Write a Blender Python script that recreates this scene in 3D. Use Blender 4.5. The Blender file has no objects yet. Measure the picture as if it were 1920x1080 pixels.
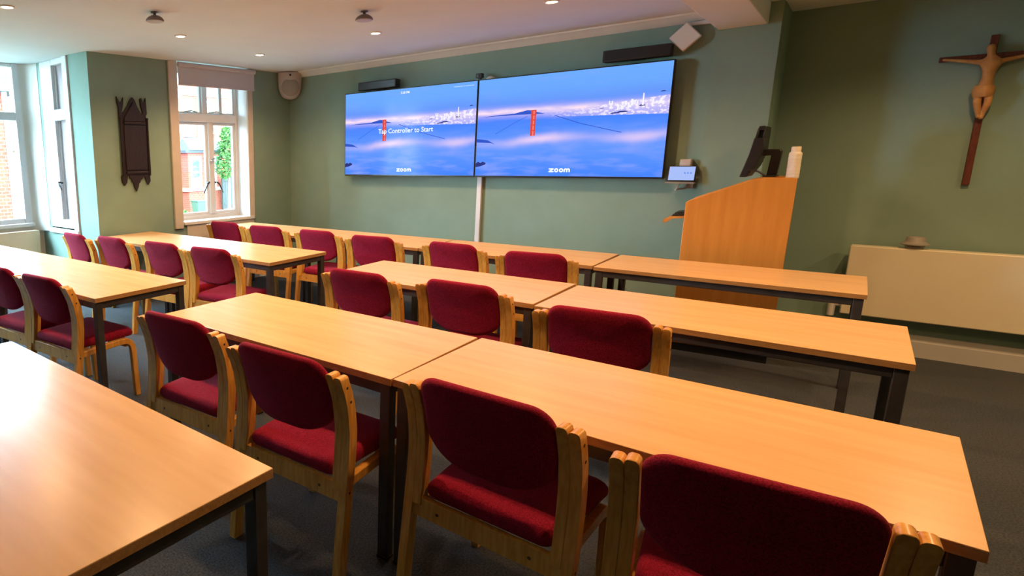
import bpy, bmesh, math, random
from mathutils import Vector, Matrix
random.seed(7)
S = bpy.context.scene
COL = S.collection
PI = math.pi

# ------------------------------------------------------------------ camera
cam_d = bpy.data.cameras.new('camera'); cam = bpy.data.objects.new('camera', cam_d); COL.objects.link(cam)
cam_d.sensor_width = 36.0; cam_d.sensor_fit = 'HORIZONTAL'
cam_d.lens = 1122.75 / 1920 * 36
cam_d.shift_x = (960 - 529.6) / 1920
cam_d.shift_y = (520.31 - 540) / 1920
cam_d.clip_start = 0.02; cam_d.clip_end = 300
RX = Vector((0.72167, 0.69209, -0.014165)); DN = Vector((0.12436, -0.14975, -0.98087)); FW = Vector((-0.68097, 0.70611, -0.19414))
m3 = Matrix((RX, -DN, -FW)).transposed()
cam.matrix_world = Matrix.Translation((0.0333, -5.7519, 1.4945)) @ m3.to_4x4()
S.camera = cam

# ------------------------------------------------------------------ exposure, world
S.view_settings.view_transform = 'Standard'; S.view_settings.look = 'None'
S.view_settings.exposure = 0.0; S.view_settings.gamma = 1.0
S.view_settings.use_curve_mapping = False
w = bpy.data.worlds.new('overcast_sky'); S.world = w; w.use_nodes = True
bg = w.node_tree.nodes['Background']
bg.inputs['Color'].default_value = (0.53, 0.81, 1.0, 1)
bg.inputs['Strength'].default_value = 62.0

LAMP_COL = (1.0, 0.58, 0.27)
LAMP_W = 66.0

# ------------------------------------------------------------------ materials
def mat(name, col, rough=0.6, spec=0.5, metal=0.0, coat=0.0, sheen=0.0, emit=None, estr=0.0):
    m = bpy.data.materials.new(name); m.use_nodes = True
    b = m.node_tree.nodes['Principled BSDF']
    b.inputs['Base Color'].default_value = (*col, 1)
    b.inputs['Roughness'].default_value = rough
    b.inputs['Specular IOR Level'].default_value = spec
    b.inputs['Metallic'].default_value = metal
    b.inputs['Coat Weight'].default_value = coat
    b.inputs['Coat Roughness'].default_value = 0.15
    b.inputs['Sheen Weight'].default_value = sheen
    if emit:
        b.inputs['Emission Color'].default_value = (*emit, 1); b.inputs['Emission Strength'].default_value = estr
    return m
def nodes(m): return m.node_tree.nodes, m.node_tree.links, m.node_tree.nodes['Principled BSDF']
def noise_col(m, c1, c2, scale, stretch=(1, 1, 1), detail=4, bump=0.0, bscale=None, lo=0.35, hi=0.65):
    N, L, b = nodes(m)
    tc = N.new('ShaderNodeTexCoord'); mp = N.new('ShaderNodeMapping'); mp.inputs['Scale'].default_value = stretch
    L.new(tc.outputs['Object'], mp.inputs['Vector'])
    nz = N.new('ShaderNodeTexNoise'); nz.inputs['Scale'].default_value = scale; nz.inputs['Detail'].default_value = detail
    L.new(mp.outputs['Vector'], nz.inputs['Vector'])
    r = N.new('ShaderNodeValToRGB'); r.color_ramp.elements[0].position = lo; r.color_ramp.elements[1].position = hi
    r.color_ramp.elements[0].color = (*c1, 1); r.color_ramp.elements[1].color = (*c2, 1)
    L.new(nz.outputs['Fac'], r.inputs['Fac']); L.new(r.outputs['Color'], b.inputs['Base Color'])
    if bump:
        bp = N.new('ShaderNodeBump'); bp.inputs['Strength'].default_value = bump; bp.inputs['Distance'].default_value = 0.002
        n2 = N.new('ShaderNodeTexNoise'); n2.inputs['Scale'].default_value = bscale or scale; n2.inputs['Detail'].default_value = 3
        L.new(mp.outputs['Vector'], n2.inputs['Vector'])
        L.new(n2.outputs['Fac'], bp.inputs['Height']); L.new(bp.outputs['Normal'], b.inputs['Normal'])
    return m
M = {}
M['green'] = noise_col(mat('sage_paint', (0.25, 0.33, 0.23), 0.75, 0.3), (0.215, 0.325, 0.265), (0.235, 0.35, 0.29), 3.0, bump=0.08, bscale=260)
M['rearwall'] = noise_col(mat('low_bounce_brown', (0.08, 0.05, 0.035), 0.6, 0.3), (0.06, 0.04, 0.028), (0.09, 0.06, 0.042), 3, (8, 8, 0.6))  # unseen rear wall; dark brown invented to cut light bounced onto chair backs
M['white_wall'] = noise_col(mat('cream_wall_paint', (0.7, 0.68, 0.62), 0.7, 0.3), (0.68, 0.66, 0.60), (0.72, 0.70, 0.64), 4.0)
M['ceil'] = noise_col(mat('ceiling_paint', (0.8, 0.79, 0.77), 0.85, 0.2), (0.72, 0.79, 0.83), (0.75, 0.82, 0.86), 2.0)
M['trim'] = noise_col(mat('white_gloss_paint', (0.8, 0.79, 0.76), 0.35, 0.5), (0.66, 0.68, 0.70), (0.70, 0.72, 0.74), 5.0)
M['cream'] = noise_col(mat('cream_gloss_paint', (0.72, 0.64, 0.52), 0.45, 0.4), (0.56, 0.50, 0.42), (0.60, 0.54, 0.46), 5.0)
M['carpet'] = noise_col(mat('grey_carpet', (0.06, 0.065, 0.07), 0.95, 0.1, sheen=0.15), (0.014, 0.017, 0.019), (0.068, 0.075, 0.082), 130, detail=3, bump=0.6, bscale=500, lo=0.3, hi=0.7)
M['top'] = noise_col(mat('beech_laminate', (0.70, 0.46, 0.24), 0.27, 0.3), (0.68, 0.415, 0.185), (0.75, 0.475, 0.225), 2.2, (1.0, 9, 4), detail=8, lo=0.3, hi=0.7)
M['edge'] = noise_col(mat('beech_edge', (0.42, 0.22, 0.08), 0.4, 0.5), (0.36, 0.185, 0.06), (0.46, 0.25, 0.09), 6, (2, 20, 20), detail=6)
M['steel'] = noise_col(mat('dark_grey_steel', (0.035, 0.034, 0.036), 0.45, 0.5), (0.03, 0.029, 0.031), (0.042, 0.04, 0.042), 20)
M['oak'] = noise_col(mat('golden_beech', (0.5, 0.25, 0.07), 0.32, 0.5, coat=0.25), (0.58, 0.26, 0.036), (0.74, 0.38, 0.075), 9, (9, 9, 0.9), detail=6)
M['screw'] = mat('screw_cap', (0.05, 0.02, 0.01), 0.5)
M['fabric'] = noise_col(mat('crimson_fabric', (0.34, 0.012, 0.04), 0.9, 0.12, sheen=0.12), (0.14, 0.0035, 0.015), (0.33, 0.010, 0.042), 260, detail=2, bump=0.35, bscale=420)
nodes(M['fabric'])[2].inputs['Sheen Tint'].default_value = (1, 0.25, 0.35, 1)
M['lect'] = noise_col(mat('orange_beech_panel', (0.55, 0.26, 0.07), 0.45, 0.4), (0.52, 0.215, 0.034), (0.59, 0.26, 0.05), 3, (7, 7, 0.8), detail=6)
M['black'] = mat('black_plastic', (0.012, 0.012, 0.014), 0.4)
M['bezel'] = mat('bezel_plastic', (0.01, 0.011, 0.014), 0.3)
M['whitep'] = mat('white_plastic', (0.75, 0.74, 0.7), 0.4)
M['greyp'] = mat('grey_plastic', (0.30, 0.28, 0.24), 0.5)
M['skirt'] = noise_col(mat('grey_boxing_paint', (0.5, 0.48, 0.43), 0.6), (0.48, 0.47, 0.43), (0.53, 0.52, 0.48), 4)
M['smoke'] = mat('mauve_grey_plastic', (0.16, 0.13, 0.14), 0.35)
M['paleface'] = mat('pale_sensor_face', (0.5, 0.47, 0.48), 0.4)
M['rad'] = noise_col(mat('radiator_enamel', (0.66, 0.60, 0.46), 0.4, 0.5), (0.74, 0.67, 0.47), (0.78, 0.71, 0.51), 3)
M['metal'] = mat('brushed_metal', (0.6, 0.58, 0.54), 0.3, metal=0.9)
M['darkwood'] = noise_col(mat('dark_carved_wood', (0.03, 0.012, 0.014), 0.45, 0.4), (0.012, 0.007, 0.009), (0.022, 0.012, 0.014), 14, (3, 3, 1), bump=0.5, bscale=60)
M['crosswood'] = noise_col(mat('red_brown_wood', (0.11, 0.025, 0.015), 0.5, 0.4), (0.09, 0.02, 0.012), (0.14, 0.034, 0.02), 14, (5, 5, 1))
M['figure'] = noise_col(mat('carved_ochre_wood', (0.50, 0.25, 0.08), 0.5, 0.4), (0.44, 0.21, 0.065), (0.55, 0.29, 0.10), 18)
M['blind'] = noise_col(mat('blind_fabric', (0.60, 0.57, 0.56), 0.9, 0.1), (0.56, 0.56, 0.60), (0.60, 0.60, 0.64), 120)
M['lamp'] = mat('lamp_glow', (1, 0.9, 0.7), 0.5, emit=(1.0, 0.86, 0.60), estr=14.0)
M['chrome'] = mat('lamp_ring', (0.75, 0.72, 0.66), 0.3)
M['canister'] = noise_col(mat('ivory_card', (0.78, 0.72, 0.60), 0.5, 0.4), (0.74, 0.68, 0.56), (0.82, 0.76, 0.64), 10, (0.2, 0.2, 6))
M['handle'] = mat('dark_iron', (0.04, 0.04, 0.045), 0.4, metal=0.5)
M['pane_grey'] = noise_col(mat('obscured_glass', (0.34, 0.30, 0.31), 0.25, 0.5), (0.31, 0.27, 0.28), (0.38, 0.34, 0.345), 4, (6, 6, 0.4))
# clear glass
g = bpy.data.materials.new('clear_glass'); g.use_nodes = True
N, L = g.node_tree.nodes, g.node_tree.links
N.remove(N['Principled BSDF']); tr = N.new('ShaderNodeBsdfTransparent'); gl = N.new('ShaderNodeBsdfGlossy'); gl.inputs['Roughness'].default_value = 0.02
mx = N.new('ShaderNodeMixShader'); mx.inputs['Fac'].default_value = 0.05
L.new(tr.outputs[0], mx.inputs[1]); L.new(gl.outputs[0], mx.inputs[2]); L.new(mx.outputs[0], N['Material Output'].inputs['Surface'])
M['glass'] = g
# exterior
def brick(name, c1, c2, mort, sc):
    m = mat(name, c1, 0.9, 0.1); N, L, b = nodes(m)
    tc = N.new('ShaderNodeTexCoord'); mp = N.new('ShaderNodeMapping'); mp.inputs['Rotation'].default_value = (PI / 2, 0, PI / 2)
    sp = N.new('ShaderNodeSeparateXYZ'); cb = N.new('ShaderNodeCombineXYZ'); L.new(tc.outputs['Object'], sp.inputs[0])
    ad = N.new('ShaderNodeMath'); L.new(sp.outputs['X'], ad.inputs[0]); L.new(sp.outputs['Y'], ad.inputs[1])
    L.new(ad.outputs[0], cb.inputs['X']); L.new(sp.outputs['Z'], cb.inputs['Y'])
    t = N.new('ShaderNodeTexBrick'); L.new(cb.outputs[0], t.inputs['Vector'])
    t.inputs['Color1'].default_value = (*c1, 1); t.inputs['Color2'].default_value = (*c2, 1); t.inputs['Mortar'].default_value = (*mort, 1)
    t.inputs['Scale'].default_value = sc; t.inputs['Mortar Size'].default_value = 0.02
    L.new(t.outputs['Color'], b.inputs['Base Color']); return m
M['brick'] = brick('red_brick', (0.19, 0.036, 0.02), (0.15, 0.028, 0.016), (0.2, 0.08, 0.055), 2.2)
M['brick2'] = brick('orange_brick', (0.15, 0.03, 0.015), (0.11, 0.022, 0.012), (0.17, 0.08, 0.055), 2.2)
M['stone'] = noise_col(mat('pale_stone', (0.5, 0.42, 0.34), 0.8, 0.2), (0.22, 0.15, 0.11), (0.28, 0.20, 0.15), 3)
M['slate'] = noise_col(mat('blue_slate', (0.11, 0.135, 0.17), 0.7, 0.3), (0.022, 0.026, 0.03), (0.034, 0.038, 0.044), 12)
M['leaf'] = noise_col(mat('green_leaves', (0.08, 0.22, 0.04), 0.8, 0.2), (0.012, 0.045, 0.006), (0.035, 0.085, 0.014), 6)
M['bark'] = noise_col(mat('bark', (0.10, 0.07, 0.05), 0.9, 0.1), (0.08, 0.055, 0.04), (0.13, 0.09, 0.06), 10)
M['ground'] = noise_col(mat('pale_paving', (0.22, 0.22, 0.19), 0.9, 0.1), (0.07, 0.085, 0.055), (0.12, 0.125, 0.09), 0.7)
M['binm'] = mat('green_bin_plastic', (0.015, 0.04, 0.022), 0.5)
M['gate'] = noise_col(mat('grey_green_boards', (0.075, 0.09, 0.08), 0.7, 0.3), (0.012, 0.015, 0.012), (0.018, 0.021, 0.018), 8, (12, 12, 1))
M['extglass'] = mat('house_window_glass', (0.04, 0.05, 0.055), 0.1)

# ------------------------------------------------------------------ mesh builder
class MB:
    def __init__(s): s.v = []; s.f = []; s.mi = []
    def add(s, vs, fs, mi=0, Mx=None):
        o = len(s.v)
        for p in vs:
            p = Vector(p); s.v.append(Mx @ p if Mx is not None else p)
        for f in fs: s.f.append([i + o for i in f]); s.mi.append(mi)
        return s
    def box(s, a, b, mi=0, Mx=None):
        (x0, y0, z0), (x1, y1, z1) = a, b
        vs = [(x0, y0, z0), (x1, y0, z0), (x1, y1, z0), (x0, y1, z0), (x0, y0, z1), (x1, y0, z1), (x1, y1, z1), (x0, y1, z1)]
        fs = [(0, 3, 2, 1), (4, 5, 6, 7), (0, 1, 5, 4), (1, 2, 6, 5), (2, 3, 7, 6), (3, 0, 4, 7)]
        return s.add(vs, fs, mi, Mx)
    def prism(s, poly, d0, d1, fn, mi=0, Mx=None):
        n = len(poly)
        vs = [fn(p, d0) for p in poly] + [fn(p, d1) for p in poly]
        fs = [list(range(n))[::-1], list(range(n, 2 * n))] + [(i, (i + 1) % n, n + (i + 1) % n, n + i) for i in range(n)]
        return s.add(vs, fs, mi, Mx)
    def rings(s, rings, mi=0, Mx=None, cap0=True, cap1=True, closed=False):
        n = len(rings[0]); vs = [p for r in rings for p in r]; fs = []
        R = len(rings)
        for k in range(R if closed else R - 1):
            a, b = k * n, ((k + 1) % R) * n
            for i in range(n):
                j = (i + 1) % n; fs.append((a + i, a + j, b + j, b + i))
        if not closed:
            if cap0: fs.append(list(range(n))[::-1])
            if cap1: fs.append([(R - 1) * n + i for i in range(n)])
        return s.add(vs, fs, mi, Mx)
    def tube(s, path, r, seg=10, mi=0, Mx=None):
        path = [Vector(p) for p in path]; rings = []
        up = None
        for i, p in enumerate(path):
            t = (path[min(i + 1, len(path) - 1)] - path[max(i - 1, 0)]).normalized()
            if up is None: up = t.orthogonal().normalized()
            up = (up - t * up.dot(t)).normalized(); sd = t.cross(up)
            rr = r[i] if isinstance(r, (list, tuple)) else r
            rings.append([p + up * (math.cos(2 * PI * k / seg) * rr) + sd * (math.sin(2 * PI * k / seg) * rr) for k in range(seg)])
        return s.rings(rings, mi, Mx)
    def lathe(s, prof, c=(0, 0, 0), seg=28, mi=0, Mx=None):
        rings = [[Vector(c) + Vector((r * math.cos(2 * PI * k / seg), r * math.sin(2 * PI * k / seg), z)) for k in range(seg)] for r, z in prof]
        return s.rings(rings, mi, Mx)
    def build(s, name, mats, parent=None, bevel=0.0, smooth=35, seg=2, sub=0):
        me = bpy.data.meshes.new(name); me.from_pydata([tuple(v) for v in s.v], [], s.f)
        mats = mats if isinstance(mats, (list, tuple)) else [mats]
        for m in mats: me.materials.append(m)
        me.polygons.foreach_set('material_index', s.mi)
        bm = bmesh.new(); bm.from_mesh(me); bmesh.ops.recalc_face_normals(bm, faces=bm.faces); bm.to_mesh(me); bm.free()
        if smooth:
            me.polygons.foreach_set('use_smooth', [True] * len(me.polygons))
            me.set_sharp_from_angle(angle=math.radians(smooth))
        o = bpy.data.objects.new(name, me); COL.objects.link(o)
        if parent: o.parent = parent
        if bevel:
            b = o.modifiers.new('bevel', 'BEVEL'); b.width = bevel; b.segments = seg; b.limit_method = 'ANGLE'; b.angle_limit = math.radians(40); b.harden_normals = False
        if sub:
            b = o.modifiers.new('sub', 'SUBSURF'); b.levels = sub; b.render_levels = sub
        return o
def tag(o, label=None, cat=None, group=None, kind=None):
    if label: o['label'] = label
    if cat: o['category'] = cat
    if group: o['group'] = group
    if kind: o['kind'] = kind
    return o
def thing(name, label, cat, loc=(0, 0, 0), rz=0.0, group=None):
    o = bpy.data.objects.new(name, None); COL.objects.link(o); o.location = loc; o.rotation_euler = (0, 0, rz)
    o.empty_display_size = 0.1
    return tag(o, label, cat, group)
def struct(name, mb, m, label, parent=None, bevel=0.0, cat='wall'):
    o = mb.build(name, m, parent, bevel, smooth=30)
    if not parent: tag(o, label, cat, kind='structure')
    return o
def sempty(name, label, cat):
    o = bpy.data.objects.new(name, None); COL.objects.link(o); return tag(o, label, cat, kind='structure')
def copy_tree(o, parent=None):
    c = o.copy(); COL.objects.link(c)
    if parent: c.parent = parent
    for ch in [k for k in bpy.data.objects if k.parent == o]: copy_tree(ch, c)
    return c

# ------------------------------------------------------------------ room shell
CZ = 2.56
XR, YB = 2.6, -8.4          # right and back walls, out of the picture
A = Vector((-5.45, 0.12, 0)); Bp = Vector((-5.64, -2.71, 0))
UD = (Bp - A).normalized(); ND = Vector((-UD.y, UD.x, 0))
if ND.x < 0: ND = -ND
# matrix of the window wall: x = along the wall from the far corner, y = outward, z up
WW = Matrix(((UD.x, -ND.x, 0, A.x), (UD.y, -ND.y, 0, A.y), (0, 0, 1, 0), (0, 0, 0, 1)))
PU = 2.73
BX = -6.85                   # bay front plane
BY = -2.64                   # bay side plane
BY2 = -6.6

fl = MB(); fl.box((-7.2, YB - 0.1, -0.1), (XR + 0.1, 0.7, 0.0)); struct('floor', fl, M['carpet'], 'dark grey carpet floor of the classroom', cat='floor')
ce = MB(); ce.box((-7.2, YB - 0.1, CZ), (XR + 0.1, 0.7, CZ + 0.1)); struct('ceiling', ce, M['ceil'], 'white painted ceiling with recessed downlights', cat='ceiling')
wf = MB(); wf.box((-5.9, 0.12, 0), (-0.53, 0.70, CZ)); struct('wall_front', wf, M['green'], 'sage green wall behind the two screens')
wp = MB(); wp.box((-0.925, 0.05, 0), (-0.535, 0.60, CZ)); struct('wall_pillar', wp, M['green'], 'sage green pier beside the recessed crucifix wall')
wr = MB(); wr.box((-0.535, 0.58, 0), (XR + 0.1, 0.70, CZ)); struct('wall_recess', wr, M['green'], 'sage green recessed wall behind crucifix and radiator')
wr2 = MB(); wr2.box((XR, YB, 0), (XR + 0.1, 0.58, CZ)); struct('wall_right', wr2, M['green'], 'sage green right hand wall')
wb = MB(); wb.box((-7.2, YB - 0.1, 0), (XR + 0.1, YB, CZ)); struct('wall_back', wb, M['rearwall'], 'unseen wall behind the camera, darkened to cut bounced light')
# ceiling beam
bm_ = MB(); bm_.box((-0.912, YB, 2.41), (-0.611, 0.05, CZ)); struct('ceiling_beam', bm_, M['ceil'], 'white boxed ceiling beam running from the green pier', bevel=0.006, cat='beam')
# coving along the screen wall
cv = MB(); cv.prism([(0, 0), (-0.11, 0), (-0.10, -0.012), (-0.045, -0.03), (-0.012, -0.055), (0, -0.06)], -5.44, -0.925, lambda p, d: (d, 0.12 + p[0], CZ + p[1]))
struct('trim_1', cv, M['ceil'], 'shallow plaster coving along the screen wall', cat='coving')
# window wall, wall_left: pier + strip + above/below window
WU0, WU1, WZ0, WZ1 = 0.72, 1.715, 0.79, 2.56
wl = MB()
wl.box((-0.1, 0, 0), (WU0, 0.34, CZ), 0, WW)
pc = WW @ Vector((PU, 0, 0)); p1 = WW @ Vector((WU1, 0, 0)); p2 = WW @ Vector((WU1, 0.34, 0))
wl.prism([(p1.x, p1.y), (pc.x, pc.y), (-5.956, BY), (-5.956, BY + 0.3), (p2.x, p2.y)], 0, CZ, lambda q, d: (q[0], q[1], d))
wl.box((WU0, 0, 0), (WU1, 0.34, WZ0), 0, WW)
struct('wall_left', wl, M['green'], 'sage green wall with the tall window and the carved plaque')
# bay side wall, window_2 opening x -5.88..-6.36
SX0, SX1 = -6.03, -6.60
bs = MB()
bs.box((SX0, BY, 0), (-5.956, BY + 0.29, CZ)); bs.box((-7.1, BY, 0), (SX1, BY + 0.3, CZ)); bs.box((SX1, BY, 0), (SX0, BY + 0.3, 0.78))
struct('wall_bay', bs, M['green'], 'green side wall of the bay window recess')
# bay front wall around window_3
bf = MB()
bf.box((BX - 0.25, -2.774, 0), (BX, BY + 0.3, CZ)); bf.box((BX - 0.25, BY2, 0), (BX, -2.774, 0.81))
bf.box((BX - 0.25, YB, 0), (BX, BY2 + 0.7, CZ))
struct('wall_outer', bf, M['white_wall'], 'cream front wall of the bay below and beside the window')
# bay corner lining
bc = MB(); bc.prism([(-6.85, -2.64), (-6.66, -2.645), (-6.76, -2.675), (-6.82, -2.71), (-6.85, -2.76)], 0.72, CZ, lambda p, d: (p[0], p[1], d))
struct('trim_2', bc, M['white_wall'], 'cream splayed lining in the bay corner', cat='trim')

# skirting box on the recessed wall
sk = MB(); sk.prism([(0, 0), (-0.10, 0), (-0.10, 0.115), (-0.085, 0.13), (0, 0.148)], -0.53, XR, lambda p, d: (d, 0.58 + p[0], p[1]))
struct('baseboard_right', sk, M['skirt'], 'beige boxed skirting along the foot of the crucifix wall', cat='skirting')
sk = MB(); sk.box((-5.5, 0.10, 0), (-0.925, 0.12, 0.11)); struct('baseboard_front', sk, M['trim'], 'white skirting at the foot of the screen wall', cat='skirting')

# ------------------------------------------------------------------ window_1 in the window wall
w1 = sempty('window_1', 'tall white casement window between plaque and corner speaker', 'window')
D = 0.22   # recess
mb = MB()
mb.box((WU0 - 0.002, D - 0.03, WZ0), (WU0 + 0.04, D + 0.06, CZ), 0, WW); mb.box((WU1 - 0.07, D - 0.03, WZ0), (WU1 + 0.002, D + 0.06, CZ), 0, WW)
mb.box((WU0 + .04, D - 0.03, WZ0), (WU1 - .07, D + 0.06, WZ0 + 0.055), 0, WW); mb.box((WU0 + .04, D - 0.03, 2.49), (WU1 - .07, D + 0.06, CZ), 0, WW)
mb.build('window_frame', M['trim'], w1, 0.006)
mb = MB(); mb.box((WU0 + .04, D - 0.05, 1.935), (WU1 - .07, D + 0.05, 2.03), 0, WW); mb.build('transom', M['trim'], w1, 0.008)
UM = 1.145
mb = MB(); mb.box((UM - 0.034, D - 0.045, WZ0 + 0.055), (UM + 0.034, D + 0.05, 1.935), 0, WW); mb.box((1.18, D - 0.045, 2.03), (1.25, D + 0.05, 2.49), 0, WW)
mb.build('mullion', M['trim'], w1, 0.006)
def sash(u0, u1, z0, z1, wd=0.032):
    f = MB()
    f.box((u0, D - 0.015, z0), (u0 + wd, D + 0.025, z1), 0, WW); f.box((u1 - wd, D - 0.015, z0), (u1, D + 0.025, z1), 0, WW)
    f.box((u0 + wd, D - 0.015, z0), (u1 - wd, D + 0.025, z0 + wd), 0, WW); f.box((u0 + wd, D - 0.015, z1 - wd), (u1 - wd, D + 0.025, z1), 0, WW)
    so = f.build('sash', M['trim'], w1, 0.003)
    p = MB(); p.box((u0 + wd * .6, D + 0.002, z0 + wd * .6), (u1 - wd * .6, D + 0.008, z1 - wd * .6), 0, WW); p.build('pane', M['glass'], so)
    return so
sash(WU0 + .04, UM - .034, WZ0 + .055, 1.935); sash(UM + .034, WU1 - .07, WZ0 + .055, 1.935)
sash(WU0 + .04, 0.965, 2.03, 2.49, 0.022); sash(0.965, 1.18, 2.03, 2.49, 0.022); sash(1.25, WU1 - .07, 2.03, 2.49, 0.022)
for sg in (-1, 1):
    h = MB(); u = UM + sg * 0.06
    h.tube([WW @ Vector((u, D - 0.02, 1.225)), WW @ Vector((u, D - 0.06, 1.23)), WW @ Vector((u + sg * 0.03, D - 0.065, 1.20)), WW @ Vector((u + sg * 0.085, D - 0.06, 1.10))], [0.012, 0.012, 0.009, 0.007], 8)
    h.build('handle', M['handle'], w1)
h = MB(); h.tube([WW @ Vector((UM - .02, D - .05, 1.50)), WW @ Vector((UM - .02, D - .075, 1.51)), WW @ Vector((UM + .03, D - .075, 1.49))], 0.012, 8); h.build('latch', M['metal'], w1)
for u in (1.06, 1.42):
    h = MB(); h.tube([WW @ Vector((u - .1, D - .03, 2.05)), WW @ Vector((u, D - .06, 2.06)), WW @ Vector((u + .1, D - .04, 2.045))], 0.008, 8); h.build('stay', M['metal'], w1)
mb = MB(); mb.box((WU0 - .06, -0.035, WZ0 - .03), (WU1 - 0.01, D - 0.03, WZ0 + 0.008), 0, WW); mb.build('window_sill', M['trim'], w1, 0.006)
mb = MB(); mb.box((WU0 - .003, 0.001, WZ0), (WU0 + 0.004, D, CZ), 0, WW); mb.box((WU1 - .004, 0.001, WZ0), (WU1 + 0.003, D, CZ), 0, WW); mb.build('reveal_lining', M['trim'], w1)
# architraves / shutter boxes
mb = MB(); mb.box((WU1 - .005, -0.028, 0.725), (1.822, 0.0, CZ), 0, WW); struct('trim_3', mb, M['cream'], 'cream shutter box left of the tall window', bevel=0.006, cat='trim')
mb = MB(); mb.box((0.64, -0.022, 0.76), (WU0 + .004, 0.0, CZ), 0, WW); struct('trim_4', mb, M['cream'], 'cream trim right of the tall window', bevel=0.006, cat='trim')
mb = MB(); mb.box((0.66, -0.02, 0.0), (1.66, 0.0, WZ0 - .032), 0, WW); struct('trim_5', mb, M['cream'], 'cream panel below the tall window sill', bevel=0.004, cat='trim')
mb = MB(); mb.box((1.66, -0.009, 0.0), (2.2, 0.0, 0.11), 0, WW); mb.box((0.0, -0.014, 0.0), (0.66, 0.0, 0.11), 0, WW); struct('baseboard_left', mb, M['trim'], 'white skirting below the plaque wall', cat='skirting')
# roller blind
bl = thing('roller_blind', 'pale grey roller blind half lowered over the tall window', 'blind', WW @ Vector((1.18, -0.03, 2.30)))
inv = Matrix.Translation(-bl.location)
mb = MB(); mb.box((0.638, -0.052, 2.325), (1.715, -0.048, 2.515), 0, WW); mb.v = [inv @ v for v in mb.v]; mb.build('blind_fabric', M['blind'], bl)
mb = MB(); mb.box((0.636, -0.056, 2.305), (1.717, -0.044, 2.328), 0, WW); mb.v = [inv @ v for v in mb.v]; mb.build('bottom_bar', M['blind'], bl, 0.003)
mb = MB(); mb.tube([WW @ Vector((0.636, -0.06, 2.523)), WW @ Vector((1.717, -0.06, 2.523))], 0.026, 16); mb.v = [inv @ v for v in mb.v]; mb.build('roller', M['blind'], bl)

# ------------------------------------------------------------------ window_2 (bay side) and window_3 (bay front)
w2 = sempty('window_2', 'narrow white side window of the bay with grey obscured panes', 'window')
mb = MB(); mb.box((-6.06, BY - 0.02, 0.76), (-5.96, BY + 0.10, CZ)); mb.box((-6.61, BY + 0.0, 0.79), (-6.34, BY + 0.10, CZ)); mb.box((-6.34, BY - 0.0, 0.76), (-6.06, BY + .10, 0.87)); mb.box((-6.34, BY + .0, 2.50), (-6.06, BY + .1, CZ)); mb.box((-6.61, BY, 0.76), (-6.34, BY + .1, 0.79))
mb.build('window_frame', M['trim'], w2, 0.006)
mb = MB(); mb.box((-6.34, BY - 0.01, 1.93), (-6.06, BY + 0.09, 2.045)); mb.build('transom', M['trim'], w2, 0.006)
for z0, z1 in ((0.87, 1.93), (2.045, 2.50)):
    mb = MB(); mb.box((-6.34, BY + 0.055, z0), (-6.06, BY + 0.07, z1)); mb.build('pane', M['pane_grey'], w2)
    mb = MB(); mb.box((-6.345, BY + 0.035, z0), (-6.325, BY + 0.06, z1)); mb.build('sash_stile', M['trim'], w2, 0.004)
mb = MB(); mb.tube([(-6.32, BY + .02, 1.27), (-6.32, BY - .03, 1.28), (-6.29, BY - .035, 1.24), (-6.26, BY - .03, 1.20)], 0.010, 8); mb.build('handle', M['handle'], w2)
mb = MB(); mb.box((-6.63, BY - 0.035, 0.715), (-5.96, BY + 0.02, 0.765)); mb.build('window_sill', M['trim'], w2, 0.006)

w3 = sempty('window_3', 'large white bay window at the left edge of the room', 'window')
WY = [-2.774, -3.75, -4.65, -5.55, -5.9]
mb = MB()
mb.box((BX - 0.10, -2.845, 0.81), (BX + 0.012, -2.774, CZ)); mb.box((BX - .10, -5.9, 0.81), (BX + .012, -5.83, CZ)); mb.box((BX - .10, -5.83, 0.81), (BX + 0.0, -2.845, 0.87)); mb.box((BX - .10, -5.83, 2.52), (BX, -2.845, CZ))
mb.build('window_frame', M['trim'], w3, 0.006)
mb = MB(); mb.box((BX - .09, -5.83, 1.955), (BX + .0, -2.845, 2.045)); mb.build('transom', M['trim'], w3, 0.006)
for y in (-3.9, -4.87):
    mb = MB(); mb.box((BX - .09, y - .035, 0.87), (BX - .005, y + .035, 2.52)); mb.build('mullion', M['trim'], w3, 0.006)
for y0, y1 in ((-3.865, -2.845), (-4.835, -3.935), (-5.83, -4.905)):
    for z0, z1 in ((0.87, 1.955), (2.045, 2.52)):
        mb = MB(); mb.box((BX - .055, y0, z0), (BX - .05, y1, z1)); mb.build('pane', M['glass'], w3)
mb = MB(); mb.box((BX - .02, -5.95, 0.775), (BX + .05, -2.755, 0.815)); mb.build('window_sill', M['trim'], w3, 0.006)

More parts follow.
